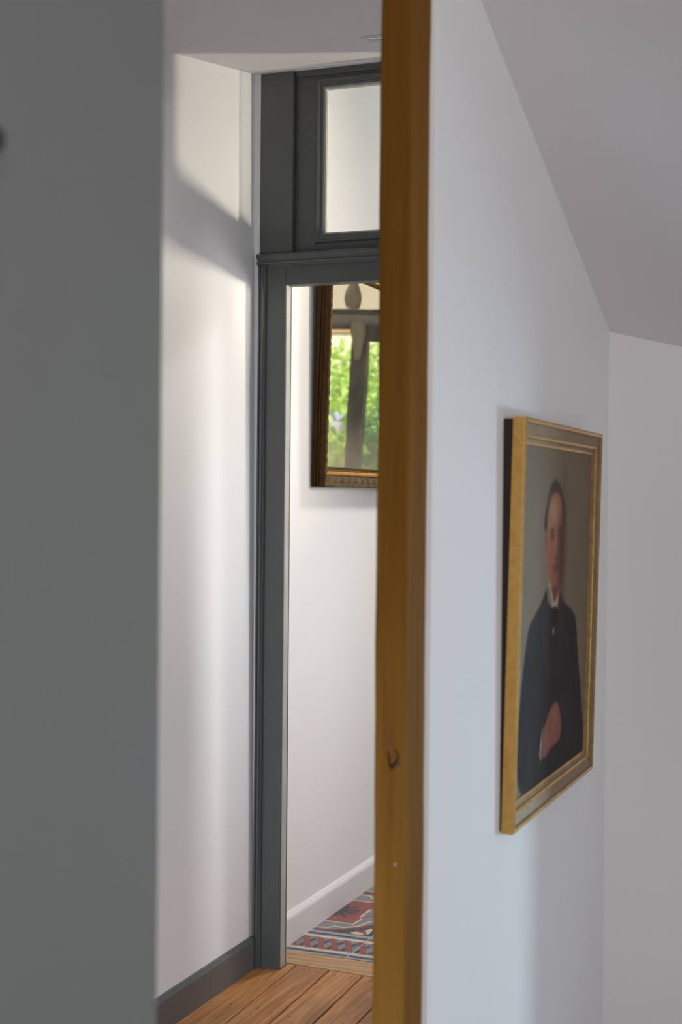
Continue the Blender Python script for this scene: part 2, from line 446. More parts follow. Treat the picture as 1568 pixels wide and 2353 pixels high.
# ------------------------------------------------------------------ timber screen: door_1
D = st(empty('door_1', (-1.35, YD, 0)))
def dpart(o):
    o.parent = D; o.matrix_parent_inverse = Matrix.Translation((1.35, -YD, 0)); return o
XR = -.925
mir = lambda x: -2.699 - x                     # mirror about the pane's centre line
for s in (0, 1):
    f = (lambda x: x) if s == 0 else mir
    # lower stile with a reeded architrave on its outer edge
    pr = [(-1.7735, 3.83), (-1.7735, 3.777), (-1.771, 3.772), (-1.767, 3.772), (-1.765, 3.776), (-1.763, 3.776), (-1.761, 3.770),
          (-1.756, 3.770), (-1.754, 3.775), (-1.752, 3.775), (-1.750, 3.778), (-1.748, 3.785), (-1.691, 3.785), (-1.689, 3.787), (-1.689, 3.83)]
    dpart(profile_z('stile', [(f(x), y) for x, y in pr], -.003, 2.052, m_slate))
    pr2 = [(-1.689, 3.7875), (-1.6885, 3.7875), (-1.6865, 3.789), (-1.6865, 3.8165), (-1.689, 3.8165)]
    dpart(profile_z('stop_strip', [(f(x), y) for x, y in pr2], .005, 1.996, m_pale))
    # upper post
    pr3 = [(-1.7735, 3.83), (-1.7735, 3.785), (-1.672, 3.785), (-1.670, 3.787), (-1.670, 3.83)]
    dpart(profile_z('upper_post', [(f(x), y) for x, y in pr3], 2.084, 2.6155, m_slate))
# head rail of the doorway and the moulded ledge
dpart(box('head_rail', -1.689, mir(-1.689), 3.786, 3.83, 1.996, 2.055, m_slate, bev=.0015))
lp = [(3.83, 2.052), (3.779, 2.052), (3.776, 2.055), (3.770, 2.057), (3.768, 2.062), (3.772, 2.065), (3.772, 2.069), (3.769, 2.073),
      (3.766, 2.076), (3.765, 2.080), (3.766, 2.085), (3.769, 2.087), (3.83, 2.0885)]
dpart(profile_x('ledge', lp, -1.775, mir(-1.775), m_slate))
# transom sash
sx0, sx1, sz0, sz1 = -1.6695, mir(-1.6695), 2.0885, 2.6155
gx0, gx1, gz0, gz1 = -1.566, mir(-1.566), 2.141, 2.5675
SA = dpart(empty('transom_sash'))
def sash_ring(nm, x0, x1, z0, z1, prof, mat):
    # prof: (inset, y) open list, mitred round the opening in the XZ plane
    n = len(prof); bm = bmesh.new(); rings = []
    for ins, y in prof:
        rings.append([bm.verts.new((x0 + ins, y, z0 + ins)), bm.verts.new((x1 - ins, y, z0 + ins)),
                      bm.verts.new((x1 - ins, y, z1 - ins)), bm.verts.new((x0 + ins, y, z1 - ins))])
    for i in range(n - 1):
        for k in range(4):
            bm.faces.new((rings[i][k], rings[i][(k + 1) % 4], rings[i + 1][(k + 1) % 4], rings[i + 1][k]))
    for k in range(4):
        bm.faces.new((rings[-1][k], rings[-1][(k + 1) % 4], rings[0][(k + 1) % 4], rings[0][k]))
    return bm_obj(nm, bm, mat, SA)
bm = bmesh.new()
add_box(bm, sx0, -1.606, 3.806, 3.832, sz0, sz1, .001); add_box(bm, mir(-1.606), sx1, 3.806, 3.832, sz0, sz1, .001)
bm_obj('sash_stile', bm, m_slate, SA)
bm = bmesh.new()
add_box(bm, -1.606, mir(-1.606), 3.8062, 3.832, sz0, 2.116, .001); add_box(bm, -1.606, mir(-1.606), 3.8062, 3.832, 2.592, sz1, .001)
bm_obj('sash_rail', bm, m_slate, SA)
sash_ring('sash_moulding', -1.606, mir(-1.606), 2.116, 2.592,
          [(0, 3.830), (0, 3.803), (.003, 3.799), (.007, 3.7985), (.010, 3.801), (.013, 3.805), (.018, 3.807), (.021, 3.806), (.0235, 3.808),
           (.0245, 3.812), (.0245, 3.830)], m_slate)
sash_ring('glazing_bead', -1.5815, mir(-1.5815), 2.1405, 2.5675, [(0, 3.828), (0, 3.811), (.0045, 3.8125), (.0065, 3.818), (.0065, 3.828)], m_pale)
box('pane', -1.5755, mir(-1.5755), 3.819, 3.823, 2.1465, 2.5615, m_glass, SA)
# head strip against the ceiling
dpart(profile_x('head_strip', [(3.83, 2.600), (3.800, 2.600), (3.797, 2.604), (3.795, 2.6163), (3.83, 2.6163)], -1.669, mir(-1.669), m_slate))
# little return of the baseboard on the end wall
dpart(box('base_return', -1.7795, -1.7735, 3.7745, 3.787, 0, .09, m_grey))

# ------------------------------------------------------------------ wooden post at the end of the partition
P = empty('wooden_post', (-.68, 1.94, 0))
tag(P, 'varnished orange brown timber post with a knot, standing at the end of the portrait wall', 'post')
def ppart(o):
    o.parent = P; o.matrix_parent_inverse = Matrix.Translation((.68, -1.94, 0)); return o
bm = bmesh.new()
add_box(bm, -.7035, -.6555, 1.90, 1.983, 0, 2.285, .0028, 3)
# bow the long edges a little so that they are not ruler straight
bmesh.ops.subdivide_edges(bm, edges=[e for e in bm.edges if abs(e.verts[0].co.z - e.verts[1].co.z) > .5], cuts=40)
for v in bm.verts:
    v.co.x += .0007 * math.sin(v.co.z * 9.3) + .0004 * math.sin(v.co.z * 31)
ppart(bm_obj('post_shaft', bm, m_post))
def disc_on_post(name, x, z, rx, rz, th, mat, n=20, jitter=.0, yoff=0):
    bm = bmesh.new(); c = bm.verts.new((x, 1.90 - th + yoff, z)); ring = []
    for i in range(n):
        a = 2 * math.pi * i / n; k = 1 + jitter * math.sin(3 * a + 1)
        ring.append(bm.verts.new((x + rx * k * math.cos(a), 1.8997 + yoff, z + rz * k * math.sin(a))))
    for i in range(n): bm.faces.new((c, ring[i], ring[(i + 1) % n]))
    return ppart(bm_obj(name, bm, mat, None, True))
m_kdark = flat('dark_knot_edge', srgb(58, 34, 14), .7, 0, .05, .3, 90)
disc_on_post('knot_edge', -.6750, 1.006, .0085, .0150, .0006, m_kdark, jitter=.15)
kn = disc_on_post('knot', -.6745, 1.008, .0060, .0105, .0016, m_knot, jitter=.2)
disc_on_post('knot_hole', -.6675, .9985, .0028, .0036, .0024, m_black)
# torn grain running up-left from the knot
bm = bmesh.new(); prev = None
for i in range(9):
    t = i / 8; x = -.6760 - .0150 * t; z = 1.012 + .036 * t ** .9; w = .0030 * (1 - t) + .0006
    a = bm.verts.new((x - w, 1.8996, z - w)); b = bm.verts.new((x, 1.8985 + .0007 * t, z)); c = bm.verts.new((x + w, 1.8996, z + w))
    if prev:
        bm.faces.new((prev[0], prev[1], b, a)); bm.faces.new((prev[1], prev[2], c, b))
    prev = (a, b, c)
ppart(bm_obj('torn_grain', bm, m_knot, None, True))
disc_on_post('nail', -.6700, .855, .0021, .0024, .0010, flat('nail_steel', srgb(120, 112, 104), .4, .7))

# ------------------------------------------------------------------ black peg on the near wall
H = empty('coat_peg', (XP, .872, 1.632))
tag(H, 'small dark coat peg on the grey wall, cut off by the picture edge', 'peg')
def lathe(name, prof, mat, parent, axis='x', n=24, loc=(0, 0, 0)):
    bm = bmesh.new(); rings = []
    for d, r in prof:
        ring = []
        for i in range(n):
            a = 2 * math.pi * i / n; c, s = r * math.cos(a), r * math.sin(a)
            co = {'x': (d, c, s), 'z': (c, s, d), 'y': (c, d, s)}[axis]
            ring.append(bm.verts.new(Vector(co) + Vector(loc)))
        rings.append(ring)
    for A, B in zip(rings, rings[1:]):
        for i in range(n): bm.faces.new((A[i], A[(i + 1) % n], B[(i + 1) % n], B[i]))
    bm.faces.new(rings[0]); bm.faces.new(rings[-1])
    return bm_obj(name, bm, mat, parent, True)
lathe('base_plate', [(0, .014), (.002, .014), (.004, .012), (.005, .006)], m_black, H)
lathe('peg_knob', [(.004, .005), (.014, .0045), (.018, .007), (.023, .0095), (.029, .0095), (.033, .006), (.034, .001)], m_black, H)

# ------------------------------------------------------------------ recessed ceiling light
nrm = Vector((0, -.168, 1)).normalized()
L = empty('downlight', (-1.270, 3.425, hz(3.425)), (math.atan(.168), 0, 0))
tag(L, 'small round recessed downlight in the hall ceiling, half hidden by the post', 'ceiling light')
lathe('trim_ring', [(0, .052), (-.002, .052), (-.004, .049), (-.004, .040), (-.001, .036), (0, .034)], m_chrome, L, 'z', 36)
lathe('lens', [(-.0005, .034), (-.002, .033), (-.003, .020), (-.0032, .001)], m_lens, L, 'z', 30)

# ------------------------------------------------------------------ portrait
PW, PH = .664, .7205
R = empty('framed_portrait', (-.6462, 2.38, .798), (0, .0200, 0))
tag(R, 'gilt framed oil portrait of a man in a dark coat, hanging on the white wall', 'painting')
gp = [(0, 0), (0, .020), (.001, .0215), (.003, .0225), (.008, .0225), (.0095, .0215), (.0105, .0190), (.0125, .0180), (.028, .0150), (.0295, .0160), (.032, .0163),
      (.034, .0150), (.0355, .0122), (.041, .0098), (.043, .0104), (.0455, .0102), (.047, .0088), (.047, .002)]
gmi = [0, 0, 1, 2, 1, 1, 1, 1, 1, 2, 2, 1, 1, 2, 2, 1, 1]
mitred('frame_rail', PW, PH, gp, [m_gilt, m_giltd, m_giltb], gmi, R)
hexa('dark_back_fill', [(-.0030, .003, .004), (.004, .003, .004), (.004, PW - .003, .004), (-.0030, PW - .003, .004),
                       (-.0168, .003, PH - .004), (.004, .003, PH - .004), (.004, PW - .003, PH - .004), (-.0168, PW - .003, PH - .004)], m_gap, R)  # dark wedge added to stand for the shaded gap behind the frame

def smooth(e0, e1, x):
    t = np.clip((x - e0) / (e1 - e0), 0, 1); return t * t * (3 - 2 * t)
def poly_sd(px, py, poly):
    """signed distance, negative inside"""
    d = np.full(px.shape, 1e9); ins = np.zeros(px.shape, bool); n = len(poly)
    for i in range(n):
        ax, ay = poly[i]; bx, by = poly[(i + 1) % n]
        ex, ey = bx - ax, by - ay
        t = np.clip(((px - ax) * ex + (py - ay) * ey) / (ex * ex + ey * ey + 1e-12), 0, 1)
        d = np.minimum(d, np.hypot(px - ax - t * ex, py - ay - t * ey))
        c = ((ay > py) != (by > py)) & (px < (bx - ax) * (py - ay) / (by - ay + 1e-12) + ax); ins ^= c
    return np.where(ins, -d, d)
def chaikin(p, k=2):
    p = [tuple(q) for q in p]
    for _ in range(k):
        q = []
        for i in range(len(p)):
            a, b = p[i], p[(i + 1) % len(p)]
            q += [(a[0] * .75 + b[0] * .25, a[1] * .75 + b[1] * .25), (a[0] * .25 + b[0] * .75, a[1] * .25 + b[1] * .75)]
        p = q
    return p
def painting():
    s0, s1, t0, t1 = .036, PW - .036, .036, PH - .036
    NX, NY = 190, 210
    sx, ty = np.meshgrid(np.linspace(s0, s1, NX), np.linspace(t0, t1, NY))
    lin = lambda r, g, b: np.array(srgb(r, g, b)[:3])
    img = np.zeros((NY, NX, 3))
    def nz(fx, fy, seed):
        r = np.random.default_rng(seed); o = np.zeros_like(sx)
        for _ in range(10):
            a = r.uniform(0, 6.3, 2); k = r.uniform(.4, 1.6, 2); o += np.sin(sx * fx * k[0] + a[0] + 2 * np.sin(ty * fy * k[1] * .7)) * np.sin(ty * fy * k[1] + a[1])
        return o / 5
    n1 = nz(25, 25, 1); n2 = nz(70, 60, 2); n3 = nz(160, 140, 3)
    k = smooth(.05, .62, sx)[..., None]
    img[:] = lin(126, 115, 98) * (1 - k) + lin(116, 100, 82) * k
    img *= (1 + .05 * n1 + .03 * n3)[..., None]
    def over(poly, col, soft, sm=2, amp=.05, op=1.0):
        nonlocal img
        sd = poly_sd(sx, ty, chaikin(poly, sm) if sm else poly)
        a = (1 - smooth(-soft, soft, sd))[..., None] * op
        c = np.array(col)[None, None, :] * (1 + amp * n2 + amp * n3)[..., None]
        img = img * (1 - a) + c * a
    def blob(cx, cy, rx, ry, col, op, p=2):
        nonlocal img
        a = np.exp(-(((sx - cx) / rx) ** 2 + ((ty - cy) / ry) ** 2) ** (p / 2))[..., None] * op
        img = img * (1 - a) + np.array(col) * a
    # coat
    coat = [(.253, .415), (.208, .384), (.160, .366), (.121, .349), (.100, .305), (.083, .259), (.060, .158), (.053, .133), (.066, .087), (.090, .055),
            (.108, .046), (.104, .030), (.64, .02), (.628, .06), (.601, .139), (.575, .195), (.547, .248), (.522, .320), (.503, .345), (.46, .361), (.39, .377), (.356, .404), (.352, .380), (.30, .360), (.262, .384)]
    over(coat, lin(50, 44, 44), .0035, 1, .10)
    # coat folds: sleeve, lapels, waistcoat
    over([(.10, .30), (.14, .31), (.17, .20), (.155, .12), (.10, .06), (.07, .09), (.06, .14)], lin(43, 38, 39), .012, 2, .1, .8)
    over([(.165, .30), (.176, .30), (.182, .12), (.168, .11)], lin(34, 30, 31), .006, 1, .1, .7)
    over([(.25, .40), (.21, .375), (.235, .29), (.31, .20), (.30, .26), (.28, .34)], lin(58, 51, 50), .006, 1, .1, .8)
    over([(.36, .40), (.42, .37), (.42, .30), (.35, .20), (.345, .26), (.365, .34)], lin(55, 48, 48), .006, 1, .1, .8)
    over([(.47, .34), (.49, .34), (.53, .20), (.56, .08), (.51, .12), (.48, .22)], lin(38, 36, 40), .012, 2, .1, .7)
    over([(.19, .10), (.25, .16), (.33, .20), (.45, .20), (.55, .15), (.58, .08), (.46, .07), (.34, .06), (.22, .05)], lin(55, 48, 48), .02, 2, .1, .5)
    # shirt collar, tie, neck, pin
    over([(.259, .420), (.278, .408), (.296, .385), (.304, .368), (.345, .366), (.350, .392), (.352, .412), (.30, .425)], lin(172, 164, 148), .0025, 0, .04)
    over([(.284, .414), (.30, .430), (.347, .430), (.350, .405), (.338, .392), (.316, .376), (.300, .392)], lin(122, 76, 62), .004, 1)
    over([(.262, .386), (.290, .372), (.304, .371), (.322, .374), (.345, .369), (.36, .355), (.35, .336), (.318, .325), (.30, .34)], lin(40, 38, 42), .003, 1, .1)
    over([(.312, .331), (.320, .331), (.317, .318), (.312, .320)], lin(186, 170, 130), .002, 0)
    # head
    hair = [(.290, .618), (.325, .612), (.352, .598), (.372, .578), (.390, .552), (.392, .522), (.380, .51), (.24, .515), (.214, .524), (.216, .546), (.232, .574), (.256, .602)]
    over(hair, lin(62, 56, 56), .007, 2, .06)
    face = [(.268, .583), (.310, .592), (.350, .583), (.370, .552), (.386, .511), (.380, .468), (.366, .430), (.345, .410), (.301, .405), (.266, .424), (.247, .467), (.238, .497), (.240, .532), (.248, .562)]
    over(face, lin(150, 104, 82), .005, 2, .04)
    over([(.228, .518), (.240, .518), (.246, .480), (.236, .474), (.226, .495)], lin(146, 84, 68), .004, 2)          # ear
    blob(.30, .555, .045, .032, lin(176, 140, 112), .75)                  # forehead
    blob(.368, .495, .034, .10, lin(84, 56, 56), .88)                      # shaded side
    blob(.362, .44, .032, .055, lin(88, 58, 54), .75)
    blob(.268, .468, .022, .022, lin(166, 84, 70), .65)                   # cheek
    blob(.30, .43, .03, .02, lin(140, 90, 74), .5)
    blob(.283, .520, .020, .0055, lin(70, 50, 46), .75)                   # brows
    blob(.345, .522, .016, .0055, lin(60, 42, 42), .6)
    blob(.284, .508, .015, .0055, lin(52, 40, 40), .9)                    # eyes
    blob(.343, .510, .012, .0055, lin(50, 36, 40), .7)
    blob(.284, .502, .016, .004, lin(128, 92, 78), .6)
    blob(.315, .488, .006, .022, lin(178, 128, 104), .75)                 # nose
    blob(.326, .478, .006, .018, lin(92, 58, 52), .6)
    blob(.316, .467, .013, .004, lin(92, 54, 48), .7)
    blob(.318, .450, .026, .0065, lin(96, 70, 56), .75)                   # moustache
    blob(.318, .4415, .018, .0028, lin(112, 50, 48), .7)                  # mouth
    blob(.316, .421, .020, .007, lin(142, 92, 76), .5)                    # chin
    blob(.32, .408, .035, .004, lin(90, 58, 50), .6)
    # hand and cuff
    over([(.332, .184), (.374, .180), (.398, .150), (.406, .130), (.400, .107), (.370, .101), (.334, .101), (.290, .090), (.252, .087), (.248, .115), (.258, .140), (.288, .162)], lin(136, 88, 76), .004, 2, .05)
    for a in range(4):
        blob(.300 + a * .022, .112 + a * .012, .013, .006, lin(160, 110, 92), .6)
        blob(.312 + a * .022, .106 + a * .012, .004, .010, lin(92, 58, 52), .6)
    blob(.345, .165, .025, .012, lin(150, 100, 86), .5)
    over([(.255, .151), (.246, .138), (.236, .118), (.232, .098), (.247, .084), (.241, .100), (.245, .120)], lin(176, 160, 140), .0018, 0)
    img = np.clip(img, 0.002, 1)
    vs = [(0, a, b) for a, b in zip(sx.ravel(), ty.ravel())]
    fs = [(j * NX + i, j * NX + i + 1, (j + 1) * NX + i + 1, (j + 1) * NX + i) for j in range(NY - 1) for i in range(NX - 1)]
    me = bpy.data.meshes.new('canvas'); me.from_pydata(vs, [], fs); me.update()
    at = me.color_attributes.new('paint', 'FLOAT_COLOR', 'POINT')
    at.data.foreach_set('color', np.concatenate([img.reshape(-1, 3), np.ones((NX * NY, 1))], 1).ravel().astype(np.float32))
    k = NT('oil_paint'); an = k.n('ShaderNodeVertexColor', layer_name='paint')
    k.bump(k.noise(k.coords(), 420, 2), .12, .0006)
    k.fin(an.outputs['Color'], .7, 0, .08)
    o = link('canvas', me, k.m, R); o.location = (.0078, 0, 0)
    return o
painting()

# ------------------------------------------------------------------ mirror in the room beyond
MW, MH = .72, .76
Q = empty('framed_mirror', (-1.7665, 4.175, 1.416), (0, .0265, 0))
tag(Q, 'old mirror in carved bronze and gold frame, hanging beyond the doorway', 'mirror')
mp = [(0, 0), (0, .012), (.0045, .0130), (.0045, .0165), (0, .0175), (0, .0225), (.0028, .0235), (.0028, .0262), (0, .0272), (0, .0445), (.002, .0470), (.008, .0470), (.010, .0448),
      (.036, .0320), (.0375, .0335), (.0395, .0335), (.041, .0315), (.046, .0268), (.051, .0250), (.0525, .0262), (.0545, .0262), (.056, .0245), (.064, .0215), (.0665, .0180), (.0665, .004)]
mmi = [1] * 9 + [0, 0, 0, 1, 0, 0, 0, 2, 2, 0, 0, 0, 0, 0, 0]  # darker brown on the sloping band stands for shade between the carved leaves
mitred('frame_rail', MW, MH, mp, [m_bronze, m_bside, m_amber], mmi, Q)
box('dark_back_fill', 0, .006, .012, MW - .012, .012, MH - .012, m_gap, Q)
gl = mesh('mirror_glass', [(.0185, .062, .062), (.0185, MW - .062, .062), (.0185, MW - .062, MH - .062), (.0185, .062, MH - .062)], [(0, 1, 2, 3)], m_mirror, Q)
# carved leaves along the sloping band and a row of beads beside the glass
def band_pos(side, a, t):
    """a along the side, t across the band 0 outer 1 inner -> local position"""
    ins = .010 + .026 * t; d = .0448 - .0128 * t
    return {'b': Vector((d, a, ins)), 't': Vector((d, a, MH - ins)), 'l': Vector((d, ins, a)), 'r': Vector((d, MW - ins, a))}[side]
def leaf_bump(bm, side, a0, t0, a1, t1, w, hgt, curl=0):
    n = 6; prev = None
    for i in range(n + 1):
        u = i / n
        a = a0 + (a1 - a0) * u + curl * math.sin(math.pi * u); t = t0 + (t1 - t0) * u
        p = band_pos(side, a, t); q = band_pos(side, a + .001, t) - p; q.normalize()
        ww = w * math.sin(math.pi * (.12 + .80 * u)) ; hh = hgt * math.sin(math.pi * (.08 + .84 * u))
        L_, C_, R_ = bm.verts.new(p - q * ww + Vector((-.0006, 0, 0))), bm.verts.new(p + Vector((hh, 0, 0))), bm.verts.new(p + q * ww + Vector((-.0006, 0, 0)))
        if prev:
            bm.faces.new((prev[0], prev[1], C_, L_)); bm.faces.new((prev[1], prev[2], R_, C_))
        prev = (L_, C_, R_)
for side, ln in (('b', MW), ('t', MW), ('l', MH), ('r', MH)):
    bm = bmesh.new(); a = .045
    while a < ln - .06:
        for j in range(4):
            leaf_bump(bm, side, a + j * .011, .04, a + .030 + j * .009, .95, .0026, .0046 - .0003 * j, .003)
        leaf_bump(bm, side, a + .040, .95, a + .056, .10, .0026, .0036, -.007)
        leaf_bump(bm, side, a + .052, .10, a + .046, .85, .0018, .0030, .006)
        for j in range(2): leaf_bump(bm, side, a + .004 + .03 * j, .60, a + .018 + .03 * j, .98, .0026, .0032, -.002)
        a += .060
    a = .02 if side in 'lr' else 9
    while a < ln - .02:
        p = {'b': (.0445, a, .009), 't': (.0445, a, MH - .009), 'l': (.0445, .009, a), 'r': (.0445, MW - .009, a)}[side]
        lg = (.0045, .011, .0045) if side in 'bt' else (.0045, .0045, .011)
        bmesh.ops.create_icosphere(bm, subdivisions=1, radius=1, matrix=Matrix.Translation(p) @ Matrix.Diagonal((*lg, 1))); a += .031
    o = bm_obj('carved_leaves', bm, m_bronze, Q, True); o['kind'] = 'stuff'
    bm = bmesh.new(); a = .06
    while a < ln - .06:
        p = {'b': (.0232, a, .0605), 't': (.0232, a, MH - .0605), 'l': (.0232, .0605, a), 'r': (.0232, MW - .0605, a)}[side]
        bmesh.ops.create_icosphere(bm, subdivisions=1, radius=.0030, matrix=Matrix.Translation(p)); a += .0072
    o = bm_obj('bead_row', bm, m_bronze, Q, True); o['kind'] = 'stuff'

# ------------------------------------------------------------------ patterned tiles
TS = .23; TX0, TY0 = -1.782, 3.9575
F = 50 / 36 * 2353
def floor_hit(zx, zy):
    """reading of the tile drawing off its print: zoom coordinates -> tile units of the first field tile"""
    x = 640 + zx * 260 / 1216; y = 1850 + zy * 503 / 2353
    d = fwd + rt * ((x - 784) / F) - up * ((y - 1176.5) / F); t = -1.37 / d.z
    return ((d.x * t - TX0) / TS, (d.y * t - (TY0 + TS)) / TS)
def clip01(p, e):
    for ax, lim, sg in ((0, e, 1), (0, 1 - e, -1), (1, e, 1), (1, 1 - e, -1)):
        out = []
        for i in range(len(p)):
            a, b = p[i - 1], p[i]; da, db = sg * (a[ax] - lim), sg * (b[ax] - lim)
            if (da < 0) != (db < 0):
                t = da / (da - db); out.append((a[0] + (b[0] - a[0]) * t, a[1] + (b[1] - a[1]) * t))
            if db >= 0: out.append(b)
        p = out
        if len(p) < 3: return []
    return p
def poly_layers(polys, name, mirror_y=False, mirror_x=False):
    vs, fs, mi = [], [], []
    e = .0022 / TS; b = [(e, e), (1 - e, e), (1 - e, 1 - e), (e, 1 - e)]
    f0 = [(x * TS, y * TS, -.0005) for x, y in b]; lo = [(x * TS, y * TS, -.0045) for x, y in b]
    vs += f0 + lo; fs += [(0, 1, 2, 3), (0, 4, 5, 1), (1, 5, 6, 2), (2, 6, 7, 3), (3, 7, 4, 0)]; mi += [0, 5, 5, 5, 5]
    for li, (c, p) in enumerate(polys):
        q = clip01(p, e)
        if len(q) < 3: continue
        k = len(vs); vs += [(x * TS, y * TS, -.00048 + li * .00002) for x, y in q]; fs.append(tuple(range(k, k + len(q)))); mi.append(c)
    if mirror_y: vs = [(x, TS - y, z) for x, y, z in vs]
    if mirror_x: vs = [(TS - x, y, z) for x, y, z in vs]
    me = bpy.data.meshes.new(name); me.from_pydata(vs, [], fs)
    for m in TILEM: me.materials.append(m)
    me.polygons.foreach_set('material_index', mi)
    bm = bmesh.new(); bm.from_mesh(me)
    for f in bm.faces:
        f.normal_update()
    bad = [f for f in bm.faces if f.normal.z < -.5]
    bmesh.ops.reverse_faces(bm, faces=bad)
    bmesh.ops.triangulate(bm, faces=[f for f in bm.faces if len(f.verts) > 4])
    bm.to_mesh(me); bm.free()
    return me
def Z(*pts): return [floor_hit(*p) for p in pts]
def ribbon(pts, w):
    """a line of constant width through tile-unit points"""
    L_, R_ = [], []
    for i, p in enumerate(pts):
        a = pts[max(i - 1, 0)]; b = pts[min(i + 1, len(pts) - 1)]
        dx, dy = b[0] - a[0], b[1] - a[1]; n = math.hypot(dx, dy) or 1
        L_.append((p[0] - dy / n * w, p[1] + dx / n * w)); R_.append((p[0] + dy / n * w, p[1] - dx / n * w))
    return L_ + R_[::-1]
# field tile: grey ground, ogee bands at the bottom, red cartouche with a black flower that the next row mirrors
field = []
curve = Z((300, 1322), (390, 1318), (520, 1340), (700, 1331), (900, 1311), (1050, 1275))
curve += [(.97, .42), (1.0, .50)]
field.append((3, [(0, 0), (1, 0), (1, .50)] + [p for p in reversed(curve)]))
field.append((1, ribbon(curve, .024)))
cream = Z((300, 1300), (395, 1305), (520, 1317), (610, 1300), (700, 1317), (860, 1302), (985, 1253), (1050, 1246)) + [(.93, .66), (1.0, .70)]
field.append((2, ribbon(cream, .020)))
zig = Z((380, 1222), (490, 1236), (640, 1255), (790, 1280), (850, 1250), (890, 1218), (1050, 1225 - 40))
red = Z((330, 1205), (490, 1236), (640, 1255), (800, 1281), (900, 1217), (870, 1200), (1040, 1070)) + [(.86, 1), (0, 1)]
field.append((1, red))
field.append((2, ribbon(Z((380, 1220), (490, 1236), (640, 1256), (805, 1280), (905, 1215)), .017)))
field.append((1, Z((880, 1215), (1050, 1180), (1050, 1192), (900, 1222))))
field.append((2, ribbon(Z((885, 1203), (1050, 1072)), .022)))
for c_ in (((540, 1198), (640, 1180), (660, 1150), (600, 1160)), ((620, 1140), (680, 1190), (730, 1205), (735, 1190), (690, 1160)),
           ((700, 1150), (760, 1175), (840, 1172), (850, 1158), (770, 1150)), ((560, 1190), (620, 1130), (760, 1140), (700, 1160), (640, 1170))):
    field.append((3, Z(*c_)))
field.append((2, Z((768, 1366), (850, 1360), (905, 1378), (940, 1398), (880, 1392), (800, 1386))))
field.append((2, Z((938, 1345), (1000, 1330), (1018, 1342), (970, 1388), (950, 1391), (942, 1370))))
field.append((1, Z((850, 1352), (940, 1345), (935, 1370), (962, 1398), (925, 1392), (890, 1372))))
FM = [poly_layers(field, 'tile'), poly_layers(field, 'tile', mirror_y=True), poly_layers(field, 'tile', mirror_x=True), poly_layers(field, 'tile', True, True)]
# border tile: stripes and slanted red bars over grey and dark blocks
bord = []
def stripe(c, a, b): bord.append((c, [(0, a), (1, a), (1, b), (0, b)]))
stripe(5, 0, .065); stripe(4, .065, .135); stripe(5, .135, .165); stripe(2, .165, .235); stripe(0, .235, .70)
stripe(2, .70, .775); stripe(5, .775, .82); stripe(4, .82, .89); stripe(5, .89, 1)
bz = lambda *p: [(x, y + 1) for x, y in Z(*p)]
bar = bz((590, 1555), (655, 1565), (615, 1450), (550, 1438))
blocks = [bz((350, 1515), (430, 1490), (448, 1505), (400, 1530)), bz((330, 1447), (398, 1428), (412, 1447), (345, 1470)), bz((300, 1420), (340, 1405), (350, 1412), (318, 1432))]
def shift(p, dx): return [(x + dx, y) for x, y in p]
fix = lambda p, a, b: [(x, a if y < .45 else b) for x, y in p]
bar = fix(bar, .235, .70)
for i in range(-6, 7):
    for j, q in enumerate(blocks): bord.append((3 if j != 1 else 4, [(x, min(max(y, .24), .695)) for x, y in shift(q, i * .2)]))
for i in range(-6, 7): bord.append((1, shift(bar, i * .2)))
bord = [(c, p) for c, p in bord if max(x for x, y in p) > 0 and min(x for x, y in p) < 1]
BM = poly_layers(bord, 'tile')
BT = fl
for r in range(12):
    for c in range(6):
        me = BM if r == 0 else FM[((r - 1) % 2) + 2 * (c % 2)]
        o = bpy.data.objects.new('tile', me); COL.objects.link(o); o.parent = BT
        o.location = (TX0 + c * TS, TY0 + r * TS, RNG.uniform(-.0003, .0003))

# ------------------------------------------------------------------ glazed garden door seen in the mirror
YF = 7.0
m_fdark = paint('dark_joinery_paint', (.03, .028, .024, 1), .6)
bm = bmesh.new()
add_box(bm, -2.0, -1.45, YF, YF + .35, -.2, 3.5); add_box(bm, .05, .4, YF, YF + .35, -.2, 3.5)
add_box(bm, -1.45, .05, YF, YF + .35, 2.33, 3.5); add_box(bm, -1.45, .05, YF, YF + .35, -.2, .0)
st(bm_obj('wall_garden', bm, plaster('beige_plaster', (.46, .41, .335, 1))))
G = st(empty('window_1', (-.7, YF + .3, 0)))
def gpart(o):
    o.parent = G; o.matrix_parent_inverse = Matrix.Translation((.7, -YF - .3, 0)); return o
gpart(box('reveal_shade_board', -1.45, .05, YF + .02, YF + .05, 2.225, 2.33, m_fdark))  # dark board stands in for the shaded underside of the reveal
hexa_ = hexa('meeting_stile', [(-.792, YF + .02, 0), (-.712, YF + .02, 0), (-.712, YF + .07, 0), (-.792, YF + .07, 0),
                               (-.792, YF + .02, 2.225), (-.704, YF + .02, 2.225), (-.704, YF + .07, 2.225), (-.792, YF + .07, 2.225)], m_fdark); gpart(hexa_)
gpart(box('jamb', -1.45, -1.39, YF + .02, YF + .07, 0, 2.225, m_fdark)); gpart(box('jamb', -.01, .05, YF + .02, YF + .07, 0, 2.225, m_fdark))
gpart(box('head_rail', -1.39, -.792, YF + .025, YF + .065, 2.165, 2.225, m_fdark))
gpart(box('bottom_rail', -1.39, -.01, YF + .025, YF + .065, 0, .35, m_fdark))
gpart(box('pane', -1.39, -.80, YF + .045, YF + .049, .35, 2.165, m_glass)); gpart(box('pane', -.704, -.01, YF + .045, YF + .049, .35, 2.225, m_glass))
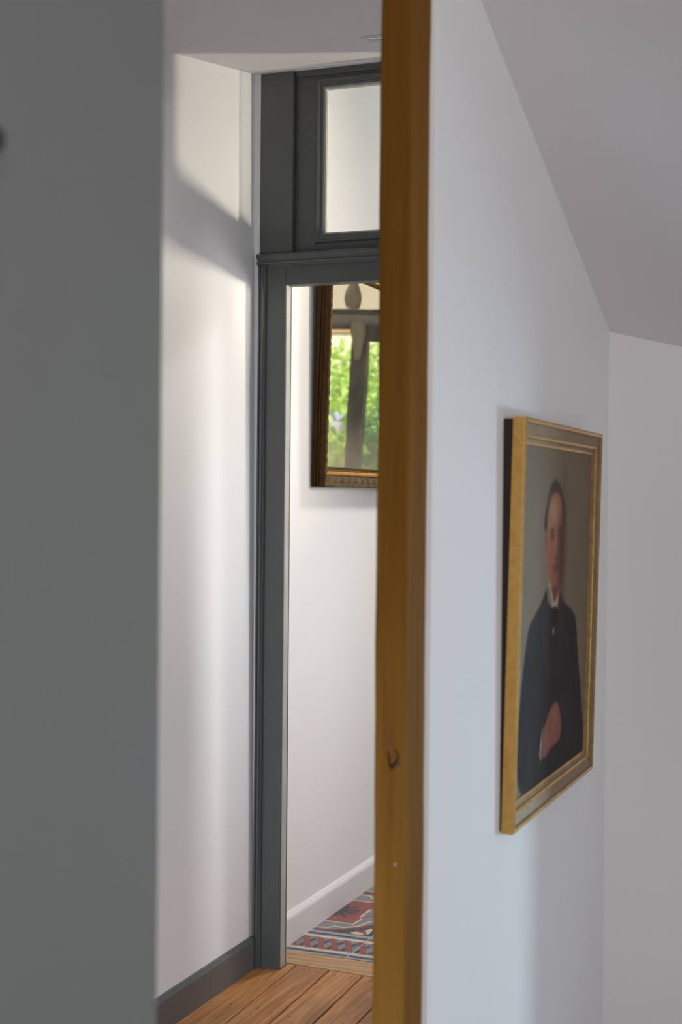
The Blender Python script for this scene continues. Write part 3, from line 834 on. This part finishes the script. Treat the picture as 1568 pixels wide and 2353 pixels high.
# pale shawl hanging over the top of the stile
bm = bmesh.new(); rows = []
for i in range(15):
    u = i / 14; z = 2.262 - .20 * u ** 1.5; w = .046 * math.sqrt(max(0, 1 - (1 - min(1, u / .42 + .02)) ** 2)) * (1 - 1.3 * max(0, u - .42))
    row = []
    for j in range(9):
        v = j / 8 * 2 - 1
        row.append(bm.verts.new((-.742 - .012 * u + w * v, YF + .012 - .022 * math.sqrt(max(0, 1 - .85 * v * v)) - .004 * math.sin(v * 9 + u * 4), z)))
    rows.append(row)
for A, B in zip(rows, rows[1:]):
    for j in range(8): bm.faces.new((A[j], A[j + 1], B[j + 1], B[j]))
sh = bm_obj('hanging_shawl', bm, flat('oatmeal_wool', srgb(150, 142, 116), .9), None, True)
sm = sh.modifiers.new('thickness', 'SOLIDIFY'); sm.thickness = .004; sm.offset = -1
tag(sh, 'pale oatmeal shawl hanging on the dark door stile reflected in the mirror', 'shawl')

# garden
m_lawn = leaf_mat('grass', srgb(120, 150, 60), srgb(168, 186, 92))
st(box('ground', -7, 5, YF + .35, 16, -.25, .60, flat('lawn_soil', srgb(130, 150, 80), .9, 0, .1, .4, 3)))
st(box('wall_outside', -7, 5, 13.0, 13.3, .3, 2.84, flat('pale_garden_wall', srgb(240, 222, 204), .9, 0, .1, .12, 4)))
st(box('wall_coping', -7, 5, 12.98, 13.3, 2.84, 3.5, flat('terracotta_coping', srgb(206, 158, 118), .9, 0, .1, .35, 5)))
def leaves(bm, c, rad, n, size, seed, droop=.3):
    r = np.random.default_rng(seed)
    for _ in range(n):
        d = r.normal(size=3); d /= np.linalg.norm(d); k = r.uniform(.55, 1.0)
        p = Vector((c[0] + d[0] * rad[0] * k, c[1] + d[1] * rad[1] * k, c[2] + d[2] * rad[2] * k))
        a = Vector(r.normal(size=3)); a.z -= droop; a.normalize(); b = a.orthogonal().normalized()
        b = (b * math.cos(k * 9) + a.cross(b) * math.sin(k * 9)); s = size * r.uniform(.6, 1.4); w = s * .28
        q = a.cross(b) * s * .08
        v = [p, p + a * s * .45 + b * w + q, p + a * s - q, p + a * s * .45 - b * w + q, p + a * s * .45 - q]
        V = [bm.verts.new(x) for x in v]
        bm.faces.new((V[0], V[1], V[4])); bm.faces.new((V[1], V[2], V[4])); bm.faces.new((V[2], V[3], V[4])); bm.faces.new((V[3], V[0], V[4]))
def shrub(name, c, rad, n, size, mat, label, seed, group=None):
    e = empty(name, (c[0], c[1], .60)); tag(e, label, 'shrub', group)
    inv = Matrix.Translation((-c[0], -c[1], -.60))
    bm = bmesh.new(); leaves(bm, c, rad, n, size, seed)
    o = bm_obj('foliage', bm, mat, e); o.matrix_parent_inverse = inv; o['kind'] = 'stuff'
    bm = bmesh.new()
    for k in range(5):
        a = k * 1.3; r_ = .05
        bmesh.ops.create_cone(bm, cap_ends=True, segments=6, radius1=.025, radius2=.008, depth=c[2] - .55,
                              matrix=Matrix.Translation((c[0] + r_ * math.cos(a), c[1] + r_ * math.sin(a), .59 + (c[2] - .55) / 2)) @ Matrix.Rotation(.12, 4, Vector((math.sin(a), -math.cos(a), 0))))
    o = bm_obj('stems', bm, m_knot, e); o.matrix_parent_inverse = inv
    return e
lf1 = leaf_mat('lime_leaves', srgb(176, 206, 92), srgb(220, 236, 160))
lf2 = leaf_mat('sea_green_leaves', srgb(116, 168, 116), srgb(176, 212, 160))
shrub('garden_shrub', (.80, 10.8, 1.55), (.95, .7, 1.02), 9000, .085, lf1, 'lime green shrub outside the garden door, left of the dark stile in the mirror', 3)
shrub('garden_shrub', (-.62, 8.75, 1.45), (.50, .5, .84), 5000, .06, lf2, 'bluish green shrub outside the garden door, right of the dark stile in the mirror', 4)
# grass clump and an iris in front of the shrubs
bm = bmesh.new(); r = np.random.default_rng(9)
for _ in range(500):
    x, y = .20 + r.uniform(-.16, .16), 9.55 + r.uniform(-.15, .15); h = r.uniform(.6, 1.25); lean = Vector((r.normal() * .06, r.normal() * .05, 0)); w = .006
    prev = None
    for i in range(5):
        u = i / 4; p = Vector((x, y, .59 + h * u)) + lean * u * u * 1.6; ww = w * (1 - u) + .001
        a, b = bm.verts.new(p - Vector((ww, 0, 0))), bm.verts.new(p + Vector((ww, .003, 0)))
        if prev: bm.faces.new((prev[0], prev[1], b, a))
        prev = (a, b)
o = bm_obj('tall_grass', bm, leaf_mat('straw_grass', srgb(170, 176, 80), srgb(206, 204, 130)))
tag(o, 'clump of tall yellow green grass outside the garden door, low in the mirror', 'grass'); o['kind'] = 'stuff'
I = empty('iris', (.04, 8.72, .60)); tag(I, 'pale lilac iris on a thin stem among the greenery in the mirror', 'flower')
bm = bmesh.new(); bmesh.ops.create_cone(bm, cap_ends=True, segments=6, radius1=.007, radius2=.004, depth=1.20, matrix=Matrix.Translation((0, 0, .60)))
bm_obj('stem', bm, lf2, I)
for k in range(6):
    bm = bmesh.new(); a = k * math.pi / 3; prev = None
    for i in range(7):
        u = i / 6; rr = .055 * u; z = 1.20 + (.07 * u if k % 2 else -.10 * u * u + .03 * u); w = .022 * math.sin(math.pi * (.1 + .85 * u))
        c_ = Vector((rr * math.cos(a), rr * math.sin(a), z)); s_ = Vector((-math.sin(a), math.cos(a), 0)) * w
        L_, R_ = bm.verts.new(c_ - s_), bm.verts.new(c_ + s_)
        if prev: bm.faces.new((prev[0], prev[1], R_, L_))
        prev = (L_, R_)
    bm_obj('petal', bm, leaf_mat('lilac_petal', srgb(196, 186, 232), srgb(226, 220, 246)) if k == 0 else bpy.data.materials['lilac_petal'], I, True)

# pendant lamp hanging in the room beyond, seen in the mirror
K = empty('pendant_lamp', (-.86, 6.62, 3.3))
tag(K, 'smoky glass pendant lamp hanging from the ceiling, seen at the top of the mirror', 'ceiling light')
lathe('cord', [(0, .003), (-.87, .003)], m_black, K, 'z', 8)
lathe('shade', [(-.85, .008), (-.87, .013), (-.90, .026), (-.94, .042), (-.97, .046), (-1.005, .036), (-1.02, .022), (-1.018, .018), (-.97, .040), (-.90, .022), (-.87, .008)],
      flat('smoky_glass', srgb(128, 114, 92), .4), K, 'z', 24)
